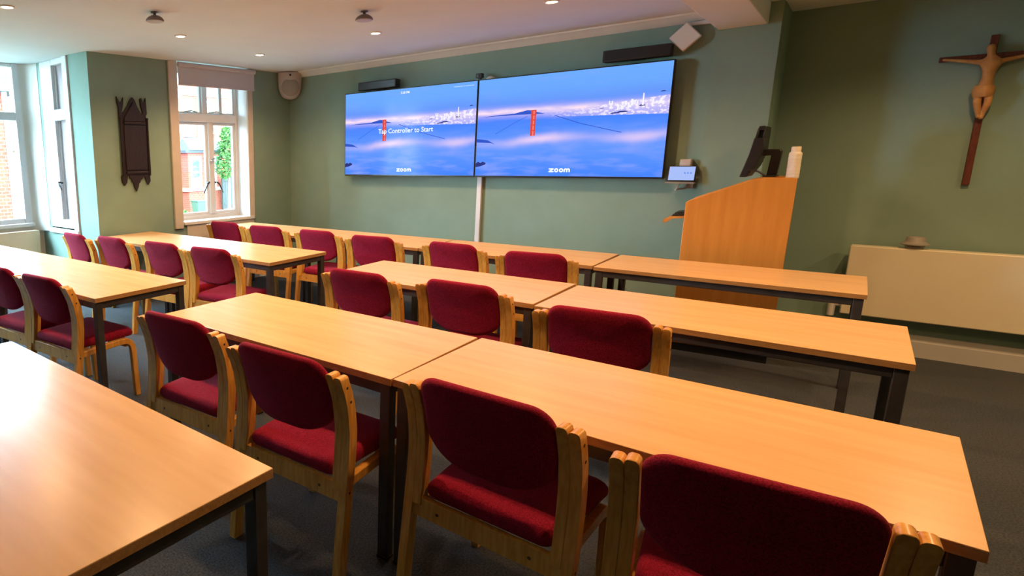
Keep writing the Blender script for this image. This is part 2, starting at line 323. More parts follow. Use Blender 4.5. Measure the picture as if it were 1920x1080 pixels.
# ------------------------------------------------------------------ radiators
def radiator(label, x0, x1, y0, y1, z0, z1, axis, grp):
    t = thing('radiator', label, 'radiator', ((x0 + x1) / 2, (y0 + y1) / 2, z0), group=grp)
    iv = Matrix.Translation(-t.location)
    def P(a, b, name, m, bev=0.004):
        k = MB(); k.box(a, b, 0, iv); return k.build(name, m, t, bev)
    if axis == 'x':
        P((x0, y0, z0), (x1, y0 + .025, z1), 'front_panel', M['rad'], 0.008)
        P((x0 + .01, y0 + .05, z0 + .02), (x1 - .01, y1 - .02, z1 - .012), 'rear_panel', M['rad'])
        P((x0 + .005, y0 + .02, z1 - .014), (x1 - .005, y1 - .01, z1 - .002), 'top_grille', M['rad'])
        for f in (0.15, 0.85):
            xx = x0 + (x1 - x0) * f; P((xx, y1 - .03, z0 + .06), (xx + .04, y1 + 0.04, z1 - .08), 'wall_bracket', M['greyp'])
        k = MB(); k.tube([(x0 + .01, y0 + .05, z0 + .06), (x0 - .05, y0 + .05, z0 + .06)], 0.016, 12, 0, iv)
        k.tube([(x0 - .05, y0 + .05, z0 + .11), (x0 - .05, y0 + .05, z0 - .03)], [0.026, 0.022], 14, 0, iv)
        v = k.build('valve', M['whitep'], t)
        k = MB(); k.tube([(x0 - .05, y0 + .05, z0 - .02), (x0 - .05, y0 + .05, 0.14)], 0.009, 10, 0, iv); k.build('pipe', M['metal'], v)
    else:
        P((x1 - .025, y0, z0), (x1, y1, z1), 'front_panel', M['rad'], 0.008)
        P((x0, y0 + .01, z0 + .02), (x0 + .03, y1 - .01, z1 - .012), 'rear_panel', M['rad'])
        P((x0, y0 + .005, z1 - .014), (x1 - .02, y1 - .005, z1 - .002), 'top_grille', M['rad'])
    return t
radiator('cream panel radiator on the recessed wall below the crucifix', 0.02, 1.7, 0.40, 0.52, 0.275, 0.80, 'x', 'cream panel radiators')
radiator('cream panel radiator under the bay window at the left edge', -6.835, -6.74, -5.2, -2.74, 0.15, 0.735, 'y', 'cream panel radiators')

# device on the radiator
t = thing('dome_device', 'small grey domed device with flared rim on the radiator top', 'device', (0.353, 0.45, 0.798))
k = MB(); k.lathe([(0.045, 0.0), (0.05, 0.012), (0.052, 0.026)]); k.build('base', M['greyp'], t)
k = MB(); k.lathe([(0.052, 0.024), (0.076, 0.030), (0.077, 0.036), (0.062, 0.046), (0.052, 0.06), (0.05, 0.078), (0.044, 0.086), (0.02, 0.089)]); k.build('dome', M['greyp'], t)

# ------------------------------------------------------------------ screens
TX, TZ, TW, TH = -4.4593, 1.2888, 1.65, 0.938
def screen_mat():
    m = bpy.data.materials.new('screen_picture'); m.use_nodes = True; N, L = m.node_tree.nodes, m.node_tree.links
    N.remove(N['Principled BSDF']); out = N['Material Output']
    uv = N.new('ShaderNodeUVMap'); uv.uv_map = 'UVMap'; sp = N.new('ShaderNodeSeparateXYZ'); L.new(uv.outputs[0], sp.inputs[0])
    U, V = sp.outputs['X'], sp.outputs['Y']
    def math_(op, a, b=None, c=None):
        n = N.new('ShaderNodeMath'); n.operation = op
        for i, x in enumerate((a, b, c)):
            if x is None: continue
            if isinstance(x, (int, float)): n.inputs[i].default_value = x
            else: L.new(x, n.inputs[i])
        return n.outputs[0]
    def noise(sx, sy, det=4, off=0.0):
        mp = N.new('ShaderNodeMapping'); mp.inputs['Scale'].default_value = (sx, sy, 1); mp.inputs['Location'].default_value = (off, off, 0)
        L.new(uv.outputs[0], mp.inputs[0]); n = N.new('ShaderNodeTexNoise'); n.inputs['Scale'].default_value = 1; n.inputs['Detail'].default_value = det
        L.new(mp.outputs[0], n.inputs['Vector']); return n.outputs['Fac']
    def mixc(f, c1, c2):
        n = N.new('ShaderNodeMix'); n.data_type = 'RGBA'
        L.new(f, n.inputs[0])
        for i, x in ((6, c1), (7, c2)):
            if isinstance(x, tuple): n.inputs[i].default_value = (*x, 1)
            else: L.new(x, n.inputs[i])
        return n.outputs[2]
    vv = math_('ADD', V, math_('MULTIPLY', math_('SUBTRACT', noise(3.5, 7), 0.5), 0.07))
    r = N.new('ShaderNodeValToRGB'); L.new(vv, r.inputs[0]); cr = r.color_ramp
    stops = [(0.0, (0.065, 0.24, 1.0)), (0.16, (0.10, 0.29, 1.0)), (0.30, (0.13, 0.32, 1.0)), (0.44, (0.09, 0.28, 1.0)), (0.56, (0.07, 0.24, 1.0)), (0.60, (0.25, 0.32, 0.98)), (0.66, (0.33, 0.36, 0.98)), (0.74, (0.14, 0.32, 0.98)), (0.86, (0.15, 0.40, 1.0)), (1.0, (0.16, 0.42, 1.0))]
    cr.elements[0].position, cr.elements[0].color = stops[0][0], (*stops[0][1], 1)
    cr.elements[1].position, cr.elements[1].color = stops[-1][0], (*stops[-1][1], 1)
    for p, c in stops[1:-1]:
        e = cr.elements.new(p); e.color = (*c, 1)
    col = r.outputs['Color']
    # cloud wisps below
    wis = math_('MULTIPLY', math_('SUBTRACT', noise(5, 14, 5, 3.0), 0.45), math_('SUBTRACT', 0.62, V)); wis = math_('MINIMUM', math_('MAXIMUM', math_('MULTIPLY', wis, 5.5), 0), 1)
    col = mixc(wis, col, (0.30, 0.40, 1.0))
    # pink fog bank
    fc = math_('ADD', 0.345, math_('MULTIPLY', math_('SINE', math_('ADD', math_('MULTIPLY', U, 8.5), 0.4)), -0.018))
    fc = math_('ADD', fc, math_('MULTIPLY', U, 0.045)); fc = math_('ADD', fc, math_('MULTIPLY', math_('SUBTRACT', noise(6, 2, 3, 7.0), 0.5), 0.07))
    d = math_('DIVIDE', math_('SUBTRACT', V, fc), 0.045); fog = math_('EXPONENT', math_('MULTIPLY', math_('MULTIPLY', d, d), -1))
    def bump(c_, w_):
        q = math_('DIVIDE', math_('SUBTRACT', U, c_), w_); return math_('EXPONENT', math_('MULTIPLY', math_('MULTIPLY', q, q), -1))
    amp = math_('ADD', math_('ADD', math_('MULTIPLY', bump(.38, .17), .72), math_('MULTIPLY', bump(.88, .13), .55)), .16)
    fog = math_('MULTIPLY', fog, amp)
    col = mixc(fog, col, (0.92, 0.68, 0.93))
    # city glow: a band narrowing and rising to the right
    gc = math_('ADD', 0.655, math_('MULTIPLY', U, 0.0)); gc = math_('ADD', gc, math_('MULTIPLY', math_('SUBTRACT', noise(4, 1, 3, 11.0), 0.5), 0.03))
    gw = math_('ADD', 0.030, math_('MULTIPLY', U, 0.006)); d = math_('DIVIDE', math_('SUBTRACT', V, gc), gw)
    glow = math_('EXPONENT', math_('MULTIPLY', math_('MULTIPLY', d, d), -1)); glow = math_('MULTIPLY', glow, math_('MINIMUM', math_('MULTIPLY', noise(9, 22, 5, 2.0), 1.7), 1))
    col = mixc(glow, col, (1.0, 0.78, 0.92))
    # city lights
    inb = math_('MULTIPLY', math_('GREATER_THAN', V, math_('SUBTRACT', 0.605, math_('MULTIPLY', U, 0.05))), math_('LESS_THAN', V, math_('ADD', 0.625, math_('MULTIPLY', math_('MAXIMUM', math_('SUBTRACT', U, 0.45), 0), 0.17))))
    inb = math_('MULTIPLY', inb, math_('MINIMUM', math_('MAXIMUM', math_('MULTIPLY', math_('SUBTRACT', U, 0.38), 3.2), 0), 1))
    li = math_('GREATER_THAN', noise(46, 42, 4, 5.0), 0.53); city = math_('MULTIPLY', inb, li)
    col = mixc(math_('MULTIPLY', inb, 0.68), col, (0.60, 0.54, 0.95)); col = mixc(math_('MULTIPLY', city, 0.72), col, (1.0, 0.92, 1.0))
    em = N.new('ShaderNodeEmission'); em.inputs['Strength'].default_value = 1.0; L.new(col, em.inputs['Color'])
    gls = N.new('ShaderNodeBsdfGlossy'); gls.inputs['Roughness'].default_value = 0.12; gls.inputs['Color'].default_value = (0.004, 0.004, 0.004, 1)
    ad = N.new('ShaderNodeAddShader'); L.new(em.outputs[0], ad.inputs[0]); L.new(gls.outputs[0], ad.inputs[1]); L.new(ad.outputs[0], out.inputs['Surface'])
    return m
M['screen'] = screen_mat()
def emis(name, c, s=1.0): return mat(name, (0, 0, 0), 0.5, 0.0, emit=c, estr=s)
M['pic_red'] = emis('picture_red', (0.75, 0.075, 0.06)); M['pic_dark'] = emis('picture_dark', (0.03, 0.04, 0.22)); M['pic_blue'] = emis('picture_blue', (0.035, 0.10, 0.60))
M['pic_lite'] = emis('picture_white', (0.95, 0.93, 1.0)); M['pic_pink'] = emis('picture_pink', (0.95, 0.22, 0.17)); M['text'] = emis('screen_text_white', (0.95, 1.0, 1.0), 1.1)

def ribbon(mb, pts, wd, fn, d, mi=0):
    pts = [Vector(p) for p in pts]
    for a, b in zip(pts, pts[1:]):
        t = (b - a).normalized(); n = Vector((-t.y, t.x)) * wd / 2
        mb.add([fn(q, d) for q in (a - n, b - n, b + n, a + n)], [(0, 1, 2, 3)], mi)
    for p in pts:
        mb.add([fn(p + Vector((math.cos(2 * PI * k / 12), math.sin(2 * PI * k / 12))) * wd / 2, d) for k in range(12)], [list(range(12))], mi)
def text_mesh(name, body, size, parent, m, loc, rot=(PI / 2, 0, 0), align='CENTER'):
    cu = bpy.data.curves.new(name, 'FONT'); cu.body = body; cu.size = size; cu.align_x = align; cu.align_y = 'CENTER'; cu.offset = size * 0.012; cu.resolution_u = 3
    tmp = bpy.data.objects.new(name, cu); COL.objects.link(tmp)
    dg = bpy.context.evaluated_depsgraph_get(); me = bpy.data.meshes.new_from_object(tmp.evaluated_get(dg))
    bpy.data.objects.remove(tmp); bpy.data.curves.remove(cu)
    me.name = name; me.materials.clear(); me.materials.append(m)
    o = bpy.data.objects.new(name, me); COL.objects.link(o); o.parent = parent; o.location = loc; o.rotation_euler = rot
    return o

def make_screen(x, label):
    t = thing('wall_display', label, 'screen', (x + TW / 2, 0.0, TZ), group='large wall displays')
    hw = TW / 2 - 0.0015
    k = MB(); k.box((-hw, 0.0, 0.0), (hw, 0.045, TH)); k.build('casing', M['bezel'], t, 0.004)
    k = MB(); k.box((-0.45, 0.045, 0.2), (0.45, 0.118, 0.75)); k.build('wall_mount', M['black'], t, 0.004)
    b = 0.009
    x0, x1, z0, z1 = -hw + b, hw - b, b + 0.006, TH - b
    def P(p, d): return (x0 + p[0] * (x1 - x0), d, z0 + p[1] * (z1 - z0))
    k = MB()
    n = 1
    k.add([P((0, 0), -.0006), P((1, 0), -.0006), P((1, 1), -.0006), P((0, 1), -.0006)], [(0, 1, 2, 3)], 0)
    d1 = -.0014
    # left hill, headland behind the tower, rocks
    k.add([P(p, d1) for p in ((0, .355), (.02, .352), (.09, .345), (.117, .329), (.07, .374), (.03, .385), (0, .39))], [list(range(7))], 3)
    k.add([P(p, d1) for p in ((.02, .615), (.12, .618), (.21, .620), (.40, .618), (.36, .634), (.335, .655), (.298, .660), (.26, .648), (.225, .634), (.12, .628))], [list(range(10))], 3)
    k.add([P(p, d1) for p in ((0, .09), (.03, .10), (.06, .118), (.065, .135), (.045, .15), (.03, .135), (.015, .15), (0, .13))], [list(range(8))], 2)
    for bx, by, bw, bh in ((.73, .578, .05, .012), (.76, .585, .06, .015), (.865, .632, .03, .016), (.68, .63, .025, .008), (.955, .745, .025, .010)):
        k.add([P(p, d1) for p in ((bx, by), (bx + bw, by + .004), (bx + bw * .8, by + bh), (bx + bw * .3, by + bh))], [(0, 1, 2, 3)], 2)
    # city towers
    rr = random.Random(4)
    for i in range(34):
        cx = rr.uniform(.72, .985); w_ = rr.uniform(.004, .010); zb = rr.uniform(.61, .66); h_ = rr.uniform(.018, .055) * (1.2 if abs(cx - .86) < .05 else .8)
        k.add([P(p, d1 - .0002) for p in ((cx, zb), (cx + w_, zb), (cx + w_, zb + h_), (cx, zb + h_))], [(0, 1, 2, 3)], 4)
    k.add([P(p, d1 - .0002) for p in ((.878, .64), (.888, .64), (.886, .745), (.881, .745))], [(0, 1, 2, 3)], 4)
    # suspension cables
    fn = lambda q, d: P((q[0], q[1]), d)
    ribbon(k, [(.456, .593), (.583, .510), (.70, .452), (.794, .408)], .0055, fn, d1, 3)
    ribbon(k, [(.30, .60), (.227, .541), (.117, .437)], .003, fn, d1, 3)
    # red tower: two legs, cross braces, cap
    d2 = -.002
    for q0, q1, mi in (((.322, .405), (.334, .66), 1), ((.342, .405), (.350, .66), 1), ((.334, .405), (.342, .66), 5)):
        k.add([P(p, d2) for p in (q0, (q1[0], q0[1]), q1, (q0[0], q1[1]))], [(0, 1, 2, 3)], mi)
    for zz in (.45, .505, .555, .605, .648):
        k.add([P(p, d2 - .0003) for p in ((.320, zz), (.352, zz), (.352, zz + .012), (.320, zz + .012))], [(0, 1, 2, 3)], 1)
    so = k.build('screen', [M['screen'], M['pic_red'], M['pic_dark'], M['pic_blue'], M['pic_lite'], M['pic_pink']], t, smooth=0)
    me = so.data; ul = me.uv_layers.new(name='UVMap')
    for lp in me.loops:
        v = me.vertices[lp.vertex_index].co; ul.data[lp.index].uv = ((v.x - x0) / (x1 - x0), (v.z - z0) / (z1 - z0))
    # word on the lower edge
    k = MB(); cx, cz = 0.0, z0 + 0.059 * (z1 - z0); xh = 0.036; st = 0.0115; hh = xh / 2
    f = lambda q, d: (cx + q[0], d, cz + q[1]); dd = -.0032
    ribbon(k, [(-.091, hh - st / 2), (-.056, hh - st / 2), (-.091, -hh + st / 2), (-.056, -hh + st / 2)], st, f, dd)
    for ox in (-.028, .015):
        ribbon(k, [(ox + math.cos(a) * (hh - st / 2 + .001), math.sin(a) * (hh - st / 2 + .001)) for a in [2 * PI * i / 20 for i in range(21)]], st, f, dd)
    r_ = 0.0105; base = -hh + st / 2
    for ox in (.043, .043 + 2 * r_ + .001):
        ribbon(k, [(ox, base)] + [(ox + r_ - r_ * math.cos(a), hh - st / 2 - r_ + r_ * math.sin(a)) for a in [PI * i / 10 for i in range(11)]] + [(ox + 2 * r_, base)], st, f, dd)
    k.build('logo_lettering', M['text'], t, smooth=0)
    return t, P
d1_, P1 = make_screen(TX, 'wall display on the left reading Tap Controller to Start')
d2_, P2 = make_screen(TX + TW, 'wall display on the right showing only the red bridge picture')
p = P1((.5, .520), -.004); text_mesh('screen_text', 'Tap Controller to Start', 0.072, d1_, M['text'], p)
p = P1((.497, .953), -.004); text_mesh('clock_text', '5:28 PM', 0.033, d1_, M['text'], p)
k = MB()                                                             # too blurred in the photograph to read
for a_, b_ in ((.851, .872), (.876, .896), (.899, .905), (.915, .921), (.930, .950), (.953, .978)):
    ribbon(k, [(a_, .961), (b_, .961)], .008, lambda q, d: P1((q[0], q[1]), d), -.003)
k.build('room_name_line', emis('faint_white', (0.45, 0.66, 1.0)), d1_, smooth=0)

def bar(name, label, x0, x1, y0, y1, z0, z1, grp):
    t = thing(name, label, 'speaker bar', ((x0 + x1) / 2, y1, z0), group=grp); hw = (x1 - x0) / 2; d = y1 - y0; h = z1 - z0
    k = MB(); k.box((-hw, -d, 0), (hw, 0, h)); k.build('housing', M['black'], t, 0.006)
    k = MB(); k.box((-hw + .012, -d - .003, .008), (hw - .012, -d + .002, h - .008)); k.build('front_grille', M['smoke'] if False else M['bezel'], t, 0.002)
    k = MB(); k.box((-.05, 0, .0), (.05, 0.12 - y1, h * .6)); k.build('bracket', M['black'], t)
    return t
bar('speaker_bar', 'short black speaker bar above the left display', -4.273, -3.766, 0.0, 0.09, 2.247, 2.334, 'black bars above the displays')
bar('speaker_bar', 'black speaker bar above the right display near the white diamond', -1.70, -1.20, 0.0, 0.09, 2.26, 2.353, 'black bars above the displays')
# small camera at the seam
t = thing('webcam', 'tiny black camera on top of the seam between the displays', 'camera', (-2.812, 0.03, TZ + TH - .001))
k = MB(); k.box((-.032, -.03, 0.018), (.032, .02, .062)); k.build('body', M['black'], t, 0.006)
k = MB(); k.box((-.012, -.012, 0), (.012, .012, .02)); k.build('clip', M['black'], t)
k = MB(); k.lathe([(0.014, 0), (0.014, .008), (.01, .01)], seg=16, Mx=Matrix.Translation((0, -.03, .04)) @ Matrix.Rotation(PI / 2, 4, 'X')); k.build('lens', M['bezel'], t)
t = thing('dome_camera', 'small white dome peeking over the right display near the seam', 'camera', (-2.72, 0.07, TZ + TH))
k = MB(); k.lathe([(0.045, -.06), (0.045, 0.0), (.04, .015), (.025, .028), (.008, .033)], seg=20); k.build('dome', M['whitep'], t)
k = MB(); k.box((-.03, .0, -.05), (.03, .048, -.02)); k.build('bracket', M['whitep'], t)

# cable trunking
k = MB(); k.box((-2.818, 0.085, 0.0), (-2.768, 0.12, 1.33)); tag(k.build('cable_trunking', M['trim'], None, 0.004), 'white vertical cable trunking below the seam of the displays', 'trunking', 'white cable trunking')
k = MB(); k.box((-1.135, 0.09, 2.475), (-0.93, 0.12, 2.505)); tag(k.build('cable_trunking', M['trim'], None, 0.004), 'short white horizontal trunking above the diamond box near the beam', 'trunking', 'white cable trunking')
# white diamond box
t = thing('wall_box', 'white square box mounted as a diamond right of the speaker bar', 'wireless box', (-1.122, 0.05, 2.39), group=None)
RM = Matrix.Rotation(math.radians(47), 4, 'Y')
k = MB(); k.box((-.078, -.02, -.078), (.078, .02, .078), 0, RM); k.build('box_body', M['whitep'], t, 0.008)
k = MB(); k.box((-.04, .02, -.04), (.04, .07, .04), 0, RM); k.build('mount', M['whitep'], t)
# corner loudspeaker
t = thing('corner_speaker', 'grey dome fronted loudspeaker high in the far left corner', 'speaker', (-5.335, 0.0, 2.23))
RZ = Matrix.Rotation(math.radians(46), 4, 'Z')
k = MB()
pr = []
for z, hw in ((0.0, .03), (.015, .075), (.04, .105), (.08, .128), (.14, .145), (.22, .150), (.32, .150)):
    ring = []
    for i in range(17):
        a = PI * i / 16; ring.append(RZ @ Vector((-hw * math.cos(a), -min(hw, .11) * math.sin(a) * 0.95, z)))
    pr.append(ring)
k.rings(pr); k.build('housing', M['paleface'], t)
k = MB(); k.lathe([(.11, 0), (.10, .008), (.06, .02), (.0005, .026)], seg=28, Mx=Matrix.Translation(RZ @ Vector((0, -.092, .14))) @ RZ @ Matrix.Rotation(PI / 2, 4, 'X')); k.build('grille', M['greyp'], t)
k = MB(); k.lathe([(.014, 0), (.012, .01)], seg=12, Mx=Matrix.Translation(RZ @ Vector((0, -.103, .285))) @ RZ @ Matrix.Rotation(PI / 2, 4, 'X')); k.build('port', M['black'], t)
k = MB(); k.box((-.06, .0, .10), (.06, .09, .24), 0, RZ); k.build('bracket', M['greyp'], t)

# touch controller on a bracket
t = thing('touch_controller', 'small lit white touch panel on a bracket right of the displays', 'touch panel', (-1.032, 0.0, 1.262))
TM = Matrix.Translation((0, -.02, .015)) @ Matrix.Rotation(math.radians(-14), 4, 'X')
k = MB(); k.box((-.096, -.004, -.004), (.096, .012, .122), 0, TM); k.build('housing', M['black'], t, 0.004)
k = MB(); k.box((-.088, -.0055, .004), (.088, -.0042, .114), 0, TM)
for dx in (.022, .042, .062):
    k.add([TM @ Vector((dx + math.cos(a) * .006, -.0062, .062 + math.sin(a) * .006)) for a in [2 * PI * i / 10 for i in range(10)]], [list(range(10))], 1)
k.build('screen', [emis('panel_glow', (0.42, 0.55, 1.0), 0.95), emis('panel_dots', (0.12, 0.28, 0.95), 0.9)], t)
k = MB(); k.box((-.105, -.05, -.006), (.10, .03, .004)); k.build('tray', M['greyp'], t, 0.003)
k = MB(); k.tube([(0.03, .118, -.0), (0.02, .06, -.05), (-.03, -.01, -.055), (-.005, -.005, -.006)], 0.009, 8); k.build('bracket_arm', M['greyp'], t)
k = MB(); k.box((.0, .10, -.05), (.07, .12, .03)); k.build('wall_plate', M['greyp'], t, 0.003)
k = MB(); k.box((-1.062, 0.03, 1.385), (-0.985, 0.12, 1.448)); tag(k.build('socket_box', M['paleface'], None, 0.006), 'small pale socket box just above the touch panel', 'socket box')

# ------------------------------------------------------------------ plaque on the pier
PL = [(-0.187, 2.147), (-0.185, 2.082), (-0.173, 2.051), (-0.172, 1.937), (-0.163, 1.834), (-0.158, 1.615), (-0.155, 1.436), (-0.155, 1.369), (-0.185, 1.336), (-0.179, 1.28), (-0.154, 1.239), (-0.126, 1.272), (-0.115, 1.34), (-0.096, 1.345), (-0.086, 1.310), (-0.074, 1.318), (-0.066, 1.275), (-0.050, 1.27), (-0.041, 1.218), (-0.018, 1.176), (0.004, 1.221), (0.012, 1.262), (0.028, 1.268), (0.036, 1.308), (0.050, 1.30), (0.07, 1.329), (0.09, 1.328), (0.1, 1.281), (0.124, 1.24), (0.153, 1.28), (0.149, 1.361), (0.150, 1.431), (0.150, 1.615), (0.149, 1.83), (0.140, 1.931), (0.140, 1.965), (0.152, 1.985), (0.150, 2.06), (0.146, 2.148), (0.132, 2.109), (0.111, 2.103), (0.093, 2.146), (0.080, 2.13), (0.084, 2.074), (0.104, 1.996), (0.094, 1.969), (0.042, 2.055), (0.021, 2.114), (-0.009, 2.146), (-0.042, 2.111), (-0.071, 2.055), (-0.132, 1.977), (-0.137, 1.998), (-0.116, 2.075), (-0.114, 2.14), (-0.129, 2.101), (-0.16, 2.094)]
t = thing('carved_plaque', 'dark carved wooden plaque with pointed gable on the green pier', 'plaque', WW @ Vector((2.265, 0, 1.66)))
PM = Matrix.Translation(-t.location) @ WW
k = MB(); k.prism(PL, -0.004, -0.03, lambda q, d: (2.265 - q[0], d, q[1]), 0, PM); k.build('backboard', M['darkwood'], t, 0.002)
k = MB(); k.prism([(-.13, 1.40), (.125, 1.40), (.125, 1.86), (-.13, 1.86)], -0.028, -0.042, lambda q, d: (2.265 - q[0], d, q[1]), 0, PM); k.build('raised_panel', M['darkwood'], t, 0.006)
k = MB(); k.prism([(-.125, 1.90), (.11, 1.90), (.11, 1.93), (-.008, 2.10), (-.125, 1.93)], -0.028, -0.046, lambda q, d: (2.265 - q[0], d, q[1]), 0, PM)
k.build('gable_carving', M['darkwood'], t, 0.004)
for zz, hw in ((1.885, .13), (1.375, .13)):
    k = MB(); k.prism([(-hw, zz - .012), (hw - .006, zz - .012), (hw - .006, zz + .012), (-hw, zz + .012)], -0.028, -0.05, lambda q, d: (2.265 - q[0], d, q[1]), 0, PM); k.build('moulding', M['darkwood'], t, 0.004)
for s_, xx in ((-1, -.165), (1, .145)):
    k = MB(); k.tube([PM @ Vector((2.265 - xx, -.035, z)) for z in (1.34, 1.40, 1.62, 1.84, 1.94)], [.012, .014, .011, .011, .014], 10); k.build('corner_post', M['darkwood'], t)

# ------------------------------------------------------------------ crucifix
CX, CYW = 0.543, 0.58
t = thing('crucifix', 'wooden crucifix with carved pale figure on the recessed wall', 'crucifix', (CX, CYW, 1.25))
k = MB(); k.box((-.018, -.03, 0), (.018, -.004, .985)); k.build('upright', M['crosswood'], t, 0.003)
k = MB(); k.box((-.238, -.031, .835), (.238, -.003, .868)); k.build('crossbar', M['crosswood'], t, 0.003)
def skin(name, vs, es, rad, m, parent, root=0, lv=2):
    me = bpy.data.meshes.new(name); me.from_pydata(vs, es, []); me.materials.append(m)
    o = bpy.data.objects.new(name, me); COL.objects.link(o); o.parent = parent
    sm = o.modifiers.new('skin', 'SKIN'); sm.use_smooth_shade = True
    for i, r in enumerate(rad):
        me.skin_vertices[0].data[i].radius = r if isinstance(r, tuple) else (r, r)
    me.skin_vertices[0].data[root].use_root = True
    ss = o.modifiers.new('sub', 'SUBSURF'); ss.levels = lv; ss.render_levels = lv
    return o
y = -.05
vs = [(-.012, y - .012, .645), (0, y - .018, .70), (.0, y - .02, .765), (0, y - .016, .815), (-.006, y - .022, .850), (-.012, y - .032, .885), (-.014, y - .034, .925),
      (-.045, y - .012, .812), (-.115, y - .0, .828), (-.195, y + .008, .845), (-.225, y + .012, .850),
      (.045, y - .012, .812), (.115, y - .0, .828), (.195, y + .008, .845), (.225, y + .012, .850),
      (-.024, y - .012, .625), (-.030, y - .035, .555), (-.012, y - .016, .475), (-.006, y - .02, .448),
      (.014, y - .012, .625), (.022, y - .035, .55), (.006, y - .012, .475), (.002, y - .026, .440)]
es = [(0, 1), (1, 2), (2, 3), (3, 4), (4, 5), (5, 6), (3, 7), (7, 8), (8, 9), (9, 10), (3, 11), (11, 12), (12, 13), (13, 14), (0, 15), (15, 16), (16, 17), (17, 18), (0, 19), (19, 20), (20, 21), (21, 22)]
rad = [(.042, .03), (.035, .026), (.050, .032), (.038, .024), .013, .025, .021, .017, .012, .010, .009, .017, .012, .010, .009, .027, .021, .015, .012, .027, .021, .015, .012]
fig = skin('carved_figure', vs, es, rad, M['figure'], t)
k = MB(); k.lathe([(.046, .0), (.054, .03), (.052, .06), (.044, .075)], c=(-.008, y - .014, .585), seg=16); k.build('loincloth', M['figure'], t)

# ------------------------------------------------------------------ lectern and the things on it
LX0, LX1, LY0, LY1 = -0.905, -0.303, -0.411, -0.01
t = thing('lectern', 'orange beech lectern with sloping side panel in front of the pier', 'lectern', (LX1, LY0, 0))
iv = Matrix.Translation(-t.location)
prof = [(LX0, .06), (LX1, .06), (LX1 + .012, 1.318), (LX1 - .02, 1.323), (-.47, 1.318), (-.53, 1.305), (-.88, 1.155), (LX0, 1.135)]
for nm, ya in (('side_panel', LY0), ('side_panel', LY1 - .022)):
    k = MB(); k.prism(prof, ya, ya + .022, lambda q, d: (q[0], d, q[1]), 0, iv); k.build(nm, M['lect'], t, 0.004)
k = MB(); k.box((LX1 - .03, LY0 + .022, .06), (LX1 - .008, LY1 - .022, 1.30), 0, iv); k.build('front_panel', M['lect'], t)
k = MB(); k.prism([(-.885, 1.125), (-.53, 1.285), (-.33, 1.297), (-.33, 1.28), (-.525, 1.265), (-.885, 1.105)], LY0 + .022, LY1 - .022, lambda q, d: (q[0], d, q[1]), 0, iv); k.build('sloping_top', M['lect'], t)
for zz in (.30, .70):
    k = MB(); k.box((LX0 + .02, LY0 + .022, zz), (LX1 - .03, LY1 - .022, zz + .02), 0, iv); k.build('shelf', M['lect'], t)
k = MB(); k.box((LX0 + .01, LY0 + .012, 0), (LX1 - .01, LY1 - .012, .06), 0, iv); k.build('plinth', M['black'], t)
t.rotation_euler = (0, 0, math.radians(4.3))
k = MB(); k.prism([(-1.045, .975), (-1.04, 1.0), (-.99, 1.022), (-.90, 1.03), (-.90, 1.015), (-.985, 1.005), (-1.025, .975)], LY0 + .06, LY1 - .04, lambda q, d: (q[0], d, q[1]), 0, iv); k.build('pull_out_tray', M['lect'], t, 0.002)
kb = thing('keyboard', 'dark keyboard on the pull-out tray of the lectern', 'keyboard', (-.964, -.249, 1.03), math.radians(4.3))
k = MB(); k.prism([(-.045, -.004), (.05, .004), (.05, .024), (-.03, .012)], -.14, .12, lambda q, d: (q[0], d, q[1])); k.build('keyboard_body', M['black'], kb, 0.002)
k = MB()
for i in range(4):
    for j in range(12): k.box((-.025 + i * .018, -.13 + j * .02, .012 + i * .003), (-.011 + i * .018, -.114 + j * .02, .020 + i * .0035))
k.build('keys', M['bezel'], kb)

t = thing('monitor', 'black tilted monitor on a hooked stand standing on the lectern', 'monitor', (-.45, -.22, 1.322))
k = MB()
body = [(-.165, .002), (-.135, .002), (-.085, .075), (-.055, .185), (-.050, .30), (-.052, .345), (-.058, .352), (-.092, .350), (-.10, .335)]
# panel outline with a slot near the top: built as two bars joined below and above
def xz(q, d): return (q[0], d, q[1])
k.prism([(-.165, .0), (-.125, .0), (-.08, .075), (-.064, .13), (-.05, .20), (-.05, .27), (-.108, .27), (-.128, .15)], -.15, .15, xz)
k.prism([(-.105, .265), (-.088, .265), (-.083, .325), (-.096, .325)], -.15, .15, xz)
k.prism([(-.063, .265), (-.05, .265), (-.048, .325), (-.058, .325)], -.15, .15, xz)
k.prism([(-.097, .322), (-.048, .322), (-.05, .345), (-.058, .352), (-.088, .350)], -.15, .15, xz)
k.build('screen_panel', M['black'], t, 0.004)
k = MB(); k.prism([(-.07, .16), (-.05, .192), (.035, .192), (.045, .175), (.03, .0), (-.025, .0), (-.012, .15), (-.06, .145)], -.035, .035, xz); k.build('stand', M['black'], t, 0.005)
k = MB(); k.box((-.04, -.09, 0), (.036, .09, .010)); k.build('foot', M['black'], t, 0.003)
k = MB(); k.tube([(-.14, -.12, .03), (-.11, -.16, .05), (-.06, -.165, .04), (-.02, -.15, .012)], 0.006, 8); k.build('cable', M['black'], t)
t = thing('white_canister', 'white ridged cylinder with smaller cap at the right end of lectern', 'canister', (-.328, -.30, 1.316))
k = MB(); pr = [(.034, 0)]
for i in range(7): pr += [(.036, .004 + i * .024), (.036, .020 + i * .024), (.035, .024 + i * .024)]
k.lathe(pr + [(.03, .176)]); k.build('body', M['canister'], t)
k = MB(); k.lathe([(.026, .172), (.027, .205), (.024, .212)]); k.build('cap', M['canister'], t)

